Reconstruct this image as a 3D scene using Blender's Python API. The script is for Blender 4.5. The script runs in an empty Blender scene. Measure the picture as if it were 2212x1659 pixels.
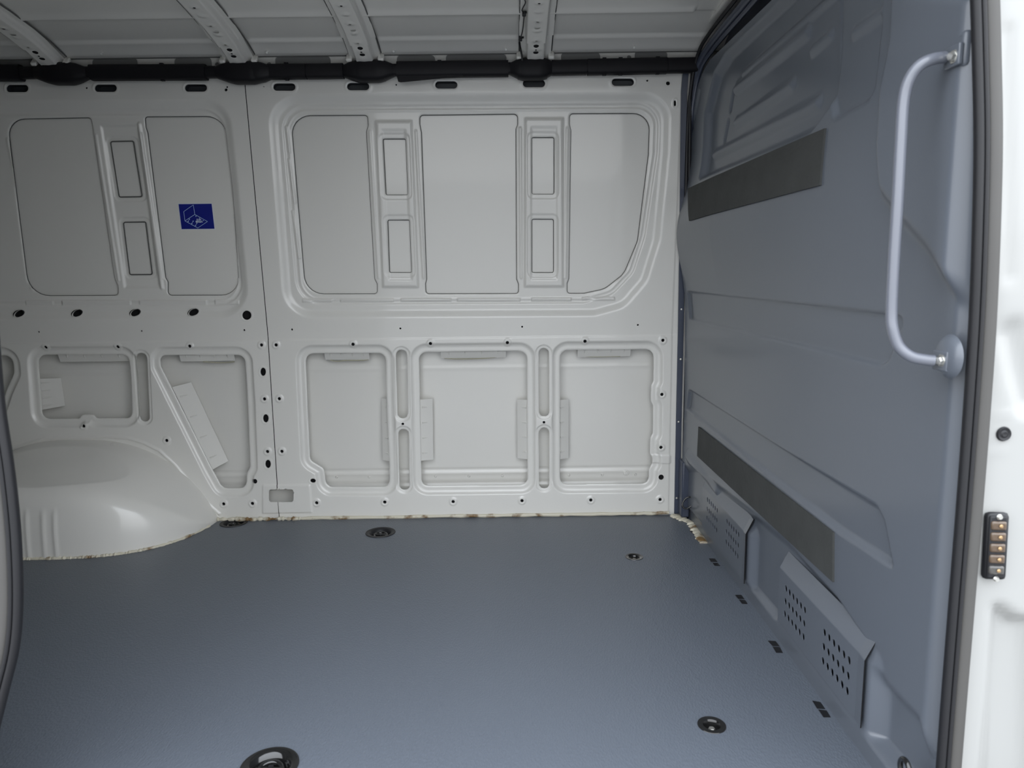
import bpy, bmesh, math, random
import numpy as np
from mathutils import Vector, Matrix
random.seed(7); rng = np.random.RandomState(7)
sc = bpy.context.scene
COL = sc.collection
PI = math.pi

# ------------------------------------------------------------------ camera, sky, exposure
F, H, PITCH, ROLL = 1560.0, 0.90, math.atan((829.5-595)/1560.0), math.atan(0.0125)
cd = bpy.data.cameras.new('camera'); cam = bpy.data.objects.new('camera', cd); COL.objects.link(cam)
cd.sensor_width = 36.0; cd.lens = F/2212*36.0; cd.clip_start = 0.02; cd.clip_end = 200
cam.matrix_world = Matrix.Translation((0, 0, H)) @ Matrix.Rotation(PI/2-PITCH, 4, 'X') @ Matrix.Rotation(-ROLL, 4, 'Z')
cd.dof.use_dof = True; cd.dof.focus_distance = 2.45; cd.dof.aperture_fstop = 6.5
sc.camera = cam
w = bpy.data.worlds.new('sky'); sc.world = w; w.use_nodes = True
nt = w.node_tree; nt.nodes.clear()
tc = nt.nodes.new('ShaderNodeTexCoord'); sx = nt.nodes.new('ShaderNodeSeparateXYZ')
rp_ = nt.nodes.new('ShaderNodeValToRGB'); bg = nt.nodes.new('ShaderNodeBackground'); wo = nt.nodes.new('ShaderNodeOutputWorld')
nt.links.new(tc.outputs['Generated'], sx.inputs[0]); nt.links.new(sx.outputs['Z'], rp_.inputs[0])
nt.links.new(rp_.outputs[0], bg.inputs[0]); nt.links.new(bg.outputs[0], wo.inputs[0])
rp_.color_ramp.elements[0].position = 0.0; rp_.color_ramp.elements[0].color = (.56, .57, .58, 1)
rp_.color_ramp.elements[1].position = 0.7; rp_.color_ramp.elements[1].color = (1.0, 1.06, 1.14, 1)
bg.inputs[1].default_value = 1.6
sc.view_settings.view_transform = 'Standard'; sc.view_settings.look = 'None'
sc.view_settings.gamma = 1.0; sc.view_settings.use_curve_mapping = False
sc.view_settings.exposure = 1.45
sc.cycles.max_bounces = 10; sc.cycles.diffuse_bounces = 8; sc.cycles.glossy_bounces = 4
sc.cycles.use_denoising = True

# ------------------------------------------------------------------ pixel rays onto the real surfaces
def rays(P):
    P = np.atleast_2d(np.asarray(P, float))
    a = (P[:, 0]-1106)/F; b = -(P[:, 1]-829.5)/F
    c, s = math.cos(ROLL), math.sin(ROLL)
    a, b = a*c+b*s, -a*s+b*c
    return np.stack([a, math.cos(PITCH)+b*math.sin(PITCH), -math.sin(PITCH)+b*math.cos(PITCH)], 1)
O = np.array([0, 0, H])
def atY(px, py, Y): d = rays([(px, py)])[0]; return O+d*Y/d[1]
def atZ(px, py, Z): d = rays([(px, py)])[0]; return O+d*(Z-H)/d[2]
def atX(px, py, X): d = rays([(px, py)])[0]; return O+d*X/d[0]
D = 2.624; BELT = 0.690
def Yw(z):                       # base profile of the far side wall
    return np.interp(z, [-1, .68, 1.597, 1.645, 1.70], [D, D, D-.078, D-.135, D-.21])
def onwall(P):
    d = rays(P); lo = np.full(len(d), 1.5); hi = np.full(len(d), 3.2)
    for _ in range(40):
        m = (lo+hi)/2; q = O+d*(m/d[:, 1])[:, None]
        f = q[:, 1]-Yw(q[:, 2]); hi = np.where(f > 0, m, hi); lo = np.where(f > 0, lo, m)
    return np.stack([q[:, 0], q[:, 2]], 1)
def Xb(y, z):                    # base surface of the bulkhead
    return .622+.0295*(2.62-y)-.040*np.exp(-((z-1.04)/.15)**2)*np.clip((y-1.2)/1.0, 0, 1)**1.0
def onbulk(P):
    d = rays(P); X = np.full(len(d), .64)
    for _ in range(30):
        q = O+d*(X/d[:, 0])[:, None]; X = .5*X+.5*Xb(q[:, 1], q[:, 2])
    return np.stack([q[:, 1], q[:, 2]], 1)

# ------------------------------------------------------------------ materials
MATS = {}
def mat(name, col, rough=.4, metal=0, coat=0, bump=0, bscale=60, var=0, vscale=3, spec=.5, kind='noise', coatr=.08, stretch=(1, 1, 1)):
    m = bpy.data.materials.new(name); m.use_nodes = True; n = m.node_tree; b = n.nodes['Principled BSDF']
    b.inputs['Base Color'].default_value = (*col, 1); b.inputs['Roughness'].default_value = rough
    b.inputs['Metallic'].default_value = metal; b.inputs['Coat Weight'].default_value = coat
    b.inputs['Coat Roughness'].default_value = coatr; b.inputs['Specular IOR Level'].default_value = spec
    t = n.nodes.new('ShaderNodeTexCoord'); mp = n.nodes.new('ShaderNodeMapping'); mp.inputs['Scale'].default_value = stretch
    n.links.new(t.outputs['Object'], mp.inputs[0])
    if var:
        nz = n.nodes.new('ShaderNodeTexNoise'); nz.inputs['Scale'].default_value = vscale; nz.inputs['Detail'].default_value = 5
        mx = n.nodes.new('ShaderNodeMix'); mx.data_type = 'RGBA'
        mx.inputs[6].default_value = tuple(c*(1-var) for c in col)+(1,); mx.inputs[7].default_value = tuple(min(1, c*(1+var)) for c in col)+(1,)
        n.links.new(mp.outputs[0], nz.inputs['Vector']); n.links.new(nz.outputs[0], mx.inputs[0]); n.links.new(mx.outputs[2], b.inputs['Base Color'])
    if bump:
        if kind == 'noise': nz = n.nodes.new('ShaderNodeTexNoise'); nz.inputs['Detail'].default_value = 3; out = nz.outputs[0]
        else: nz = n.nodes.new('ShaderNodeTexVoronoi'); out = nz.outputs['Distance']
        nz.inputs['Scale'].default_value = bscale
        bp = n.nodes.new('ShaderNodeBump'); bp.inputs['Strength'].default_value = bump; bp.inputs['Distance'].default_value = .002
        n.links.new(mp.outputs[0], nz.inputs['Vector']); n.links.new(out, bp.inputs['Height']); n.links.new(bp.outputs[0], b.inputs['Normal'])
    MATS[name] = m; return m
mat('white_paint', (.755, .742, .700), .32, coat=.55, coatr=.06, bump=.03, bscale=220)
mat('jamb_paint', (.36, .36, .348), .3, coat=.5, bump=.02, bscale=60)
mat('blue_grey_paint', (.112, .126, .150), .40, coat=.45, coatr=.16, bump=.04, bscale=300, var=.04, vscale=2)
mat('dark_blue_paint', (.045, .055, .085), .4, coat=.3)
mat('floor_vinyl', (.115, .132, .160), .42, bump=.35, bscale=260, var=.07, vscale=2.2, kind='voronoi', stretch=(1, .55, 1))
mat('black_plastic', (.008, .008, .010), .42)
mat('brass', (.45, .30, .16), .35, metal=.6)
mat('duct_plastic', (.007, .0065, .0085), .5, spec=.25)
mat('cavity_shade', (.20, .20, .195), .8)  # grey tone painted in for shade inside the rail openings
mat('slot_dark', (.03, .034, .04), .5)
mat('gap_dark', (.11, .11, .105), .8)  # dark tone of the drawn-in gap and edge lines
mat('handle_paint', (.15, .16, .19), .30, coat=.5)
mat('black_gloss', (.010, .010, .010), .12, coat=.5)
mat('rubber_black', (.009, .009, .011), .55)
mat('rubber_grey', (.070, .067, .063), .55, var=.08, vscale=8)
mat('foam_dark', (.050, .052, .050), .85, bump=.5, bscale=90, var=.25, vscale=14)
mat('zinc', (.72, .71, .66), .3, metal=.9)
mat('white_nylon', (.75, .75, .72), .4)
mat('sticker_blue', (.004, .012, .22), .35)
mat('sticker_line', (.45, .60, .85), .5)
mat('sticker_text', (.75, .85, .95), .5)
mat('sticker_border', (.70, .73, .76), .5)
mat('amber', (.095, .062, .038), .3, coat=.5, var=.2, vscale=90)
mat('clear_grey', (.07, .066, .06), .3, coat=.5)
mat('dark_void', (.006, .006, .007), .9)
mat('asphalt', (.20, .20, .20), .9, bump=.4, bscale=40)
mat('putty', (.42, .40, .30), .6, bump=.4, bscale=60)
n = MATS['blue_grey_paint'].node_tree; b = n.nodes['Principled BSDF']
t = n.nodes.new('ShaderNodeTexCoord'); mp = n.nodes.new('ShaderNodeMapping'); mp.inputs['Scale'].default_value = (1, 14, 3.2)
nz = n.nodes.new('ShaderNodeTexNoise'); nz.inputs['Scale'].default_value = 9; nz.inputs['Detail'].default_value = 7; nz.inputs['Roughness'].default_value = .7
cr = n.nodes.new('ShaderNodeValToRGB'); cr.color_ramp.elements[0].position = .70; cr.color_ramp.elements[1].position = .80; cr.color_ramp.elements[0].color = (0, 0, 0, 1); cr.color_ramp.elements[1].color = (.55, .55, .55, 1)
mx = n.nodes.new('ShaderNodeMix'); mx.data_type = 'RGBA'; mx.inputs[7].default_value = (.32, .33, .37, 1)
old = b.inputs['Base Color'].links[0].from_socket
n.links.new(t.outputs['Object'], mp.inputs[0]); n.links.new(mp.outputs[0], nz.inputs['Vector']); n.links.new(nz.outputs[0], cr.inputs[0]); n.links.new(cr.outputs[0], mx.inputs[0])
n.links.new(old, mx.inputs[6]); n.links.new(mx.outputs[2], b.inputs['Base Color'])
# sealant: cream with rusty brown dirt along its lower edge, a stain with a shape of its own
m = mat('sealant', (.62, .57, .44), .5, bump=.6, bscale=45)
n = m.node_tree; b = n.nodes['Principled BSDF']; t = n.nodes['Texture Coordinate']
nz = n.nodes.new('ShaderNodeTexNoise'); nz.inputs['Scale'].default_value = 16; nz.inputs['Detail'].default_value = 6
cr = n.nodes.new('ShaderNodeValToRGB'); cr.color_ramp.elements[0].position = .36; cr.color_ramp.elements[0].color = (.20, .12, .045, 1)
cr.color_ramp.elements[1].position = .46; cr.color_ramp.elements[1].color = (.66, .62, .50, 1)
n.links.new(t.outputs['Object'], nz.inputs['Vector']); n.links.new(nz.outputs[0], cr.inputs[0]); n.links.new(cr.outputs[0], b.inputs['Base Color'])

# ------------------------------------------------------------------ object helpers
def link(name, me, m, parent=None, smooth=True):
    if m: me.materials.append(MATS[m])
    o = bpy.data.objects.new(name, me); COL.objects.link(o)
    if smooth and len(me.polygons): me.polygons.foreach_set('use_smooth', [True]*len(me.polygons))
    if parent is not None: o.parent = parent; o.matrix_parent_inverse = parent.matrix_world.inverted()
    return o
def tag(o, label=None, cat=None, group=None, kind=None):
    if label: o['label'] = label
    if cat: o['category'] = cat
    if group: o['group'] = group
    if kind: o['kind'] = kind
    return o
def empty(name, loc, label=None, cat=None, group=None, kind=None):
    o = bpy.data.objects.new(name, None); COL.objects.link(o); o.location = loc; o.empty_display_size = .05
    o.matrix_world = Matrix.Translation(loc)
    return tag(o, label, cat, group, kind)
def pym(name, v, f, m, parent=None, smooth=False):
    me = bpy.data.meshes.new(name); me.from_pydata([tuple(p) for p in v], [], f); me.update(); return link(name, me, m, parent, smooth)
def fast_mesh(name, V, Q, m, parent=None):
    me = bpy.data.meshes.new(name); nv, nf = len(V), len(Q)
    me.vertices.add(nv); me.vertices.foreach_set('co', V.astype(np.float32).ravel())
    me.loops.add(nf*4); me.loops.foreach_set('vertex_index', Q.astype(np.int32).ravel())
    me.polygons.add(nf); me.polygons.foreach_set('loop_start', np.arange(0, nf*4, 4, dtype=np.int32))
    me.polygons.foreach_set('use_smooth', np.ones(nf, bool))
    me.update(calc_edges=True); me.validate()
    if m: me.materials.append(MATS[m])
    o = bpy.data.objects.new(name, me); COL.objects.link(o)
    if parent is not None: o.parent = parent; o.matrix_parent_inverse = parent.matrix_world.inverted()
    return o
def bmobj(name, bm, m, parent=None, smooth=True, bevel=0, sharp=40):
    me = bpy.data.meshes.new(name); bmesh.ops.recalc_face_normals(bm, faces=bm.faces); bm.to_mesh(me); bm.free()
    o = link(name, me, m, parent, smooth)
    if bevel:
        bv = o.modifiers.new('bevel', 'BEVEL'); bv.width = bevel; bv.segments = 2; bv.limit_method = 'ANGLE'
    if smooth: me.set_sharp_from_angle(angle=math.radians(sharp))
    return o
def box_bm(c, s, bm=None, R=None):
    bm = bm or bmesh.new(); M = Matrix.Translation(c) @ (R or Matrix()) @ Matrix.Diagonal((*s, 1))
    bmesh.ops.create_cube(bm, size=1, matrix=M); return bm
def cyl_bm(p0, p1, r0, r1=None, seg=24, bm=None):
    bm = bm or bmesh.new(); p0, p1 = Vector(p0), Vector(p1); d = p1-p0; r1 = r0 if r1 is None else r1
    M = Matrix.Translation((p0+p1)/2) @ d.to_track_quat('Z', 'Y').to_matrix().to_4x4()
    bmesh.ops.create_cone(bm, cap_ends=True, segments=seg, radius1=r0, radius2=r1, depth=d.length, matrix=M); return bm
def lathe_bm(prof, c, axis=(0, 0, 1), seg=40, bm=None, sx=1, sy=1):
    bm = bm or bmesh.new(); M = Matrix.Translation(c) @ Vector(axis).to_track_quat('Z', 'Y').to_matrix().to_4x4()
    rings = []
    for r, z in prof:
        rings.append([bm.verts.new(M @ Vector((r*sx*math.cos(2*PI*i/seg), r*sy*math.sin(2*PI*i/seg), z))) for i in range(seg)])
    for a, b_ in zip(rings, rings[1:]):
        for i in range(seg):
            try: bm.faces.new((a[i], a[(i+1) % seg], b_[(i+1) % seg], b_[i]))
            except ValueError: pass
    bmesh.ops.remove_doubles(bm, verts=bm.verts, dist=1e-6); bmesh.ops.recalc_face_normals(bm, faces=bm.faces); return bm
def catmull(P, n=8):
    P = np.asarray(P, float); Q = np.vstack([2*P[0]-P[1], P, 2*P[-1]-P[-2]]); out = []
    for i in range(1, len(Q)-2):
        for k in range(n):
            t = k/n; a, b_, c, d = Q[i-1], Q[i], Q[i+1], Q[i+2]
            out.append(.5*(2*b_+(c-a)*t+(2*a-5*b_+4*c-d)*t*t+(3*b_-a-3*c+d)*t**3))
    out.append(Q[-2]); return np.array(out)
def tube_bm(path, r, seg=12, bm=None, sxy=(1, 1), up=None, cap=True):
    bm = bm or bmesh.new(); P = [Vector(p) for p in path]; rings = []
    rr = r if hasattr(r, '__len__') else [r]*len(P)
    T0 = (P[1]-P[0]).normalized(); N = Vector(up) if up else T0.orthogonal()
    N = (N-T0*N.dot(T0)).normalized()
    for i, p in enumerate(P):
        T = (P[min(i+1, len(P)-1)]-P[max(i-1, 0)]).normalized(); N = (N-T*N.dot(T)).normalized(); B = T.cross(N)
        rings.append([bm.verts.new(p+(N*math.cos(2*PI*k/seg)*sxy[0]+B*math.sin(2*PI*k/seg)*sxy[1])*rr[i]) for k in range(seg)])
    for a, b_ in zip(rings, rings[1:]):
        for k in range(seg): bm.faces.new((a[k], a[(k+1) % seg], b_[(k+1) % seg], b_[k]))
    if cap: bm.faces.new(rings[0][::-1]); bm.faces.new(rings[-1])
    return bm
def sweep_bm(path, prof, up, bm=None, cap=True):         # prof: closed (n, u) points; up: fixed reference direction
    bm = bm or bmesh.new(); P = [Vector(p) for p in path]; rings = []
    for i, p in enumerate(P):
        T = (P[min(i+1, len(P)-1)]-P[max(i-1, 0)]).normalized(); U = Vector(up); U = (U-T*U.dot(T)).normalized(); N = T.cross(U)
        rings.append([bm.verts.new(p+N*a+U*b_) for a, b_ in prof])
    k = len(prof)
    for a, b_ in zip(rings, rings[1:]):
        for j in range(k): bm.faces.new((a[j], a[(j+1) % k], b_[(j+1) % k], b_[j]))
    if cap: bm.faces.new(rings[0][::-1]); bm.faces.new(rings[-1])
    bmesh.ops.recalc_face_normals(bm, faces=bm.faces); return bm

# ------------------------------------------------------------------ pressed sheet engine
def rpoly(V, n=7):               # polygon with rounded corners; V = (x, y, r)
    out = []; V = [tuple(v)+((0,) if len(v) == 2 else ()) for v in V]
    for i, (x, y, r) in enumerate(V):
        p = np.array([x, y], float); a = np.array(V[i-1][:2], float); c = np.array(V[(i+1) % len(V)][:2], float)
        if r <= 0: out.append(p); continue
        da, dc = a-p, c-p; la, lc = np.linalg.norm(da), np.linalg.norm(dc); ua, uc = da/la, dc/lc
        ang = math.acos(max(-1, min(1, float(ua @ uc)))); t = min(r/max(math.tan(ang/2), .05), la*.49, lc*.49)
        r_ = t*math.tan(ang/2); bis = (ua+uc); nb = np.linalg.norm(bis)
        if nb < 1e-4 or ang > 3.05: out.append(p); continue
        cen = p+bis/nb*(r_/math.sin(ang/2)); s, e = p+ua*t, p+uc*t
        a0 = math.atan2(*(s-cen)[::-1]); a1 = math.atan2(*(e-cen)[::-1]); dd = (a1-a0+PI) % (2*PI)-PI
        for k in range(n+1): th = a0+dd*k/n; out.append(cen+r_*np.array([math.cos(th), math.sin(th)]))
    return np.array(out)
def ell(cx, cy, a, b_=None, rot=0, n=20):
    b_ = a if b_ is None else b_; t = np.arange(n)*2*PI/n; x, y = a*np.cos(t), b_*np.sin(t); c, s = math.cos(rot), math.sin(rot)
    return np.stack([cx+x*c-y*s, cy+x*s+y*c], 1)
def slot(cx, cy, hw, hh): r = min(hw, hh)-.01; return rpoly([(cx-hw, cy-hh, r), (cx+hw, cy-hh, r), (cx+hw, cy+hh, r), (cx-hw, cy+hh, r)])
def segdist(U, V, P, closed=True):
    best = np.full(U.shape, 1e9); nx = np.zeros(U.shape); ny = np.zeros(U.shape); ins = np.zeros(U.shape, bool)
    K = len(P)
    for i in range(K if closed else K-1):
        a, b_ = P[i], P[(i+1) % K]; d = b_-a; L = d @ d
        if L < 1e-16: continue
        t = np.clip(((U-a[0])*d[0]+(V-a[1])*d[1])/L, 0, 1); qx, qy = a[0]+t*d[0], a[1]+t*d[1]
        dist = (U-qx)**2+(V-qy)**2; m_ = dist < best; best = np.where(m_, dist, best); nx = np.where(m_, qx, nx); ny = np.where(m_, qy, ny)
        if closed and (a[1] != b_[1]):
            c = ((a[1] > V) != (b_[1] > V)) & (U < (b_[0]-a[0])*(V-a[1])/(b_[1]-a[1])+a[0]); ins ^= c
    return np.sqrt(best), nx, ny, ins
class Sheet:
    def __init__(s, u0, u1, v0, v1, cell):
        nu, nv = int(round((u1-u0)/cell))+1, int(round((v1-v0)/cell))+1
        s.us, s.vs, s.cell = np.linspace(u0, u1, nu), np.linspace(v0, v1, nv), cell
        s.U, s.V = np.meshgrid(s.us, s.vs); s.d = np.zeros(s.U.shape); s.F = np.full(s.U.shape, 1e3)
        s.NX, s.NY = s.U.copy(), s.V.copy(); s.hole = []
    def win(s, P, mg):
        lo, hi = P.min(0)-mg, P.max(0)+mg
        i0, i1 = np.searchsorted(s.vs, lo[1]), np.searchsorted(s.vs, hi[1]); j0, j1 = np.searchsorted(s.us, lo[0]), np.searchsorted(s.us, hi[0])
        return (slice(i0, i1), slice(j0, j1)) if i1 > i0 and j1 > j0 else None
    def step(s, P, h, wd, off=0):        # region inside P (grown by off) moves by h over a slope of width wd starting at the edge
        W = s.win(P, abs(off)+.01)
        if W is None: return
        di, _, _, ins = segdist(s.U[W], s.V[W], P); sd = np.where(ins, -di, di)-off
        t = np.clip(-sd/wd, 0, 1); s.d[W] += h*t*t*(3-2*t)
    def bead(s, P, h, wd, closed=False, off=0):
        W = s.win(P, wd+abs(off))
        if W is None: return
        di, _, _, ins = segdist(s.U[W], s.V[W], P, closed); sd = np.where(ins, -di, di)-off if closed else di
        t = np.clip(np.abs(sd)/wd, 0, 1); s.d[W] += h*(1-t*t*(3-2*t))
    def cut(s, P, rim=0, rw=.005):
        W = s.win(P, .03)
        if W is None: return
        di, nx, ny, ins = segdist(s.U[W], s.V[W], P); sd = np.where(ins, -di, di)
        if rim: t = np.clip(1-sd/rw, 0, 1); s.d[W] -= rim*t*t
        m_ = sd < s.F[W]; s.F[W] = np.where(m_, sd, s.F[W]); s.NX[W] = np.where(m_, nx, s.NX[W]); s.NY[W] = np.where(m_, ny, s.NY[W])
    def build(s, name, fn, m, parent=None, flange=0, keep=None, flip=False):
        U, V = s.U.copy(), s.V.copy(); ins = s.F < 0
        if ins.any():
            pad = np.pad(~ins, 1, constant_values=False); near = np.zeros(ins.shape, bool)
            for a in (-1, 0, 1):
                for b_ in (-1, 0, 1): near |= pad[1+a:1+a+ins.shape[0], 1+b_:1+b_+ins.shape[1]]
            sn = (ins & near) | (np.abs(s.F) < .25*s.cell); U[sn] = s.NX[sn]; V[sn] = s.NY[sn]; dead = ins & ~sn
        else: sn = dead = ins
        alive = ~dead
        if keep is not None: alive &= keep(s.U, s.V)
        A = alive[:-1, :-1] & alive[1:, :-1] & alive[:-1, 1:] & alive[1:, 1:]
        real = ~ins
        A &= (real[:-1, :-1] | real[1:, :-1] | real[:-1, 1:] | real[1:, 1:])
        idx = np.arange(U.size).reshape(U.shape)
        Q = np.stack([idx[:-1, :-1][A], idx[:-1, 1:][A], idx[1:, 1:][A], idx[1:, :-1][A]], 1)
        if flip: Q = Q[:, ::-1]
        P3 = fn(U.ravel(), V.ravel(), s.d.ravel())
        used = np.unique(Q); remap = np.full(U.size, -1); remap[used] = np.arange(len(used)); Vv = P3[used]; Qn = remap[Q]
        if flange and sn.any():
            E_ = np.concatenate([Q[:, [0, 1]], Q[:, [1, 2]], Q[:, [2, 3]], Q[:, [3, 0]]]); key = np.sort(E_, 1); k1 = key[:, 0]*U.size+key[:, 1]
            un, first, cnt = np.unique(k1, return_index=True, return_counts=True); be = E_[first[cnt == 1]]
            ok = sn.ravel()[be[:, 0]] & sn.ravel()[be[:, 1]]; be = be[ok]
            u_ = np.unique(be); r2 = np.full(U.size, -1); r2[u_] = np.arange(len(u_)); base = len(Vv)
            top = P3[u_]; bot = fn(U.ravel()[u_], V.ravel()[u_], s.d.ravel()[u_]-flange); Vv = np.vstack([Vv, top, bot])
            a, b_ = base+r2[be[:, 0]], base+r2[be[:, 1]]; k = len(u_); Qn = np.vstack([Qn, np.stack([b_, a, a+k, b_+k], 1)])
        return fast_mesh(name, Vv, Qn, m, parent)

# ================================================================== THE SETTING
# ---------------- far side wall: pressed inner panels over an outer skin
wall = empty('wall_back', (-.9, D, 0), kind='structure')
def wfn(u, v, d): return np.stack([u, Yw(v)-d, v], 1)
W_ = lambda P: onwall(P)
XL, XR, ZT = -2.02, .632, 1.645
seam = -.8845
def px(v): return v/595.0       # a length measured on the wall in picture dots
cups = []
DIMPLES = [(98.6,750),(254.5,749),(410.5,747.5),(565.5,745),(597,745),(763,743.5),(930,742),(1096,740),(1263.5,737),(1431.6,735),
 (572,861.5),(604,861),(578.5,975),(609.4,974.5),(484,1088),(546,1087),(182,920),(361,951),(684.5,1085.5),(831.5,1084),(979,1083),
 (1127.6,1081),(1276,1079.6),(1425.5,1078.5),(1429.4,851.7),(1427.4,966)]
DOTS = [(83.6,717,2),(306,715,2),(528,713,2),(631,711.6,2),(864.8,709.4,2),(1128,706,2),(1378,702,2),(551,1039.5,4.5),(1428,1030.6,5),
 (870.3,915.5,2.6),(1175,912,2.6),(187,190,2.2),(488,194,3),(490.5,188,2),(570,186,2),(856,183,2),(1110,179,2),(1398,174,2.2),(1443,180,3.8)]
OVALS = [ell(676.5,1038,6,4.5),ell(568.7,803,6,9),ell(574.5,903.5,6,9),ell(579.4,1002,6,9),ell(37,678,10.5,7,-.35),ell(163,677,10.5,7,-.35),
 ell(289,676,10.5,7,-.35),ell(415,675,10.5,7,-.35),ell(533,681,10,10),slot(1458,223,2.2,6.5)]
SLOTS = [slot(x, y, 24, 8) for x, y in ((37,191),(228,190.5),(423,190),(614,188),(773.5,187),(964,183.5),(1153.5,180.5),(1345.5,177.5))]
RAIL = [rpoly([(a,t,10),(b_,t,10),(b_,t+30,2),(a,t+30,2)]) for a, b_, t in ((-60,75,127),(198,297,124.5),(376,457,123),(594,714,120.5),(857,940,118.5),(963,1094,115.5),(1212,1297,112),(1371,1442,108.5))]
RAILR = [(66,140,4),(469,139,5),(581,139,5),(1359,124,5)]
BIG = dict(
 A=[(657.5,764,17),(832.5,763,17),(834,862,2),(840.5,1008,2),(840.5,1053.5,14),(703,1053.5,16),(698,1014,14),(668,996,16)],
 B=[(903.9,761,17),(1138.4,758.5,17),(1140,1048.9,15),(910,1051.5,15)],
 C=[(1210,756.5,17),(1413,755,17),(1412.8,824,6),(1407.4,834,6),(1407.2,868,6),(1412.2,878,5),(1411.5,938,5),(1405.5,948,6),(1405.5,981,6),(1410.5,991,5),(1410,1003,4),(1403.5,1014,5),(1402,1046.5,15),(1210,1048,15)],
 D=[(77,767,17),(275,766,17),(280,822,4),(283,905,14),(205,905,6),(199,897,6),(174,897,6),(168,905.5,6),(87,906,17)],
 F=[(342,768,14),(526.8,767,18),(533,870,6),(538.8,1010,5),(531,1025,6),(530.6,1056.5,15),(478.5,1056.5,18),(455.7,1015.8,5),(344,792,10)],
 G=[(-80,770,10),(23,768,22),(27,806,12),(9,846,10),(-10,905,10),(-80,905,8)])
SL = [[(854.5,755.5,12),(879,755.5,12),(881,904,12),(858.7,904,12)],[(859.8,927,11),(882.3,927,11),(885,1058.6,11),(863,1058.6,11)],
 [(1163.4,752,11),(1185.6,752,11),(1186.5,899.7,11),(1164.2,899.7,11)],[(1164,924,11),(1186.5,924,11),(1186.7,1055.8,11),(1164.4,1055.8,11)],
 [(292,762.5,12),(316,762.5,12),(323,911,11),(302.5,911,11)]]
UP = [[(623,246,40),(791.5,245,8),(793.5,268,8),(789.5,282,8),(807.5,602,5),(813,613,5),(813,635.6,7),(656,636,44)],
 [(904.4,245,8),(1118.8,242.7,9),(1118.8,266.7,8),(1115,276,8),(1116.6,603,5),(1120.7,613,5),(1120.7,635,7),(918,635.6,8),(917,613,6),(919.4,603,5),(908,282.6,8),(904.4,266,8)],
 [(1230.6,241.7,9),(1407,241,36),(1404,330,20),(1380,520,40),(1350,592,50),(1308,625,50),(1262,634.6,30),(1225.5,634.6,7),(1225.5,611.6,6),(1229.3,602,5),(1233.8,278,8),(1230.6,266,8)],
 [(5,254,34),(189,250.4,9),(194,275,10),(195.5,290,10),(241.6,604,8),(248.8,618,8),(248.8,639,8),(54,640,52)],
 [(305.6,248.6,6),(480,247.5,45),(498,410,200),(514,638.5,38),(356,639,10),(356,609,6),(350.8,600,6),(311.7,284.8,8),(307.4,272,8)]]
INNER = [[(824.5,297,4),(874.7,297,4),(880,420,4),(831,420,4)],[(834.7,473.7,4),(883.3,473.7,4),(888,589.3,4),(838.9,589.3,4)],
 [(1148.5,293.8,4),(1198,293.8,4),(1198,418.4,4),(1148.8,418.4,4)],[(1148.8,472,4),(1197,472,4),(1197,589.3,4),(1148.8,589.3,4)],
 [(230.4,302.9,4),(280.3,302,4),(299.5,423.3,4),(249.5,424,4)],[(258.6,479,4),(307.4,478.3,4),(321.9,593,4),(273,593.3,4)]]
C1F = [(573,202,66),(1453,197,60),(1449,330,40),(1430,520,60),(1402,610,60),(1352,668,60),(1285,686,40),(612,690,70)]
C2F = [(601,224,54),(1428,219,50),(1424,330,40),(1397,510,60),(1371,590,50),(1326,638,50),(1262,657,30),(639,660,60)]
C1R = [(-400,218,5),(497,212,64),(517,400,200),(544,690,66),(-400,696,5)]
C2R = [(-400,238,5),(479,232,54),(500,400,200),(527,662,50),(-400,665,5)]

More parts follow.
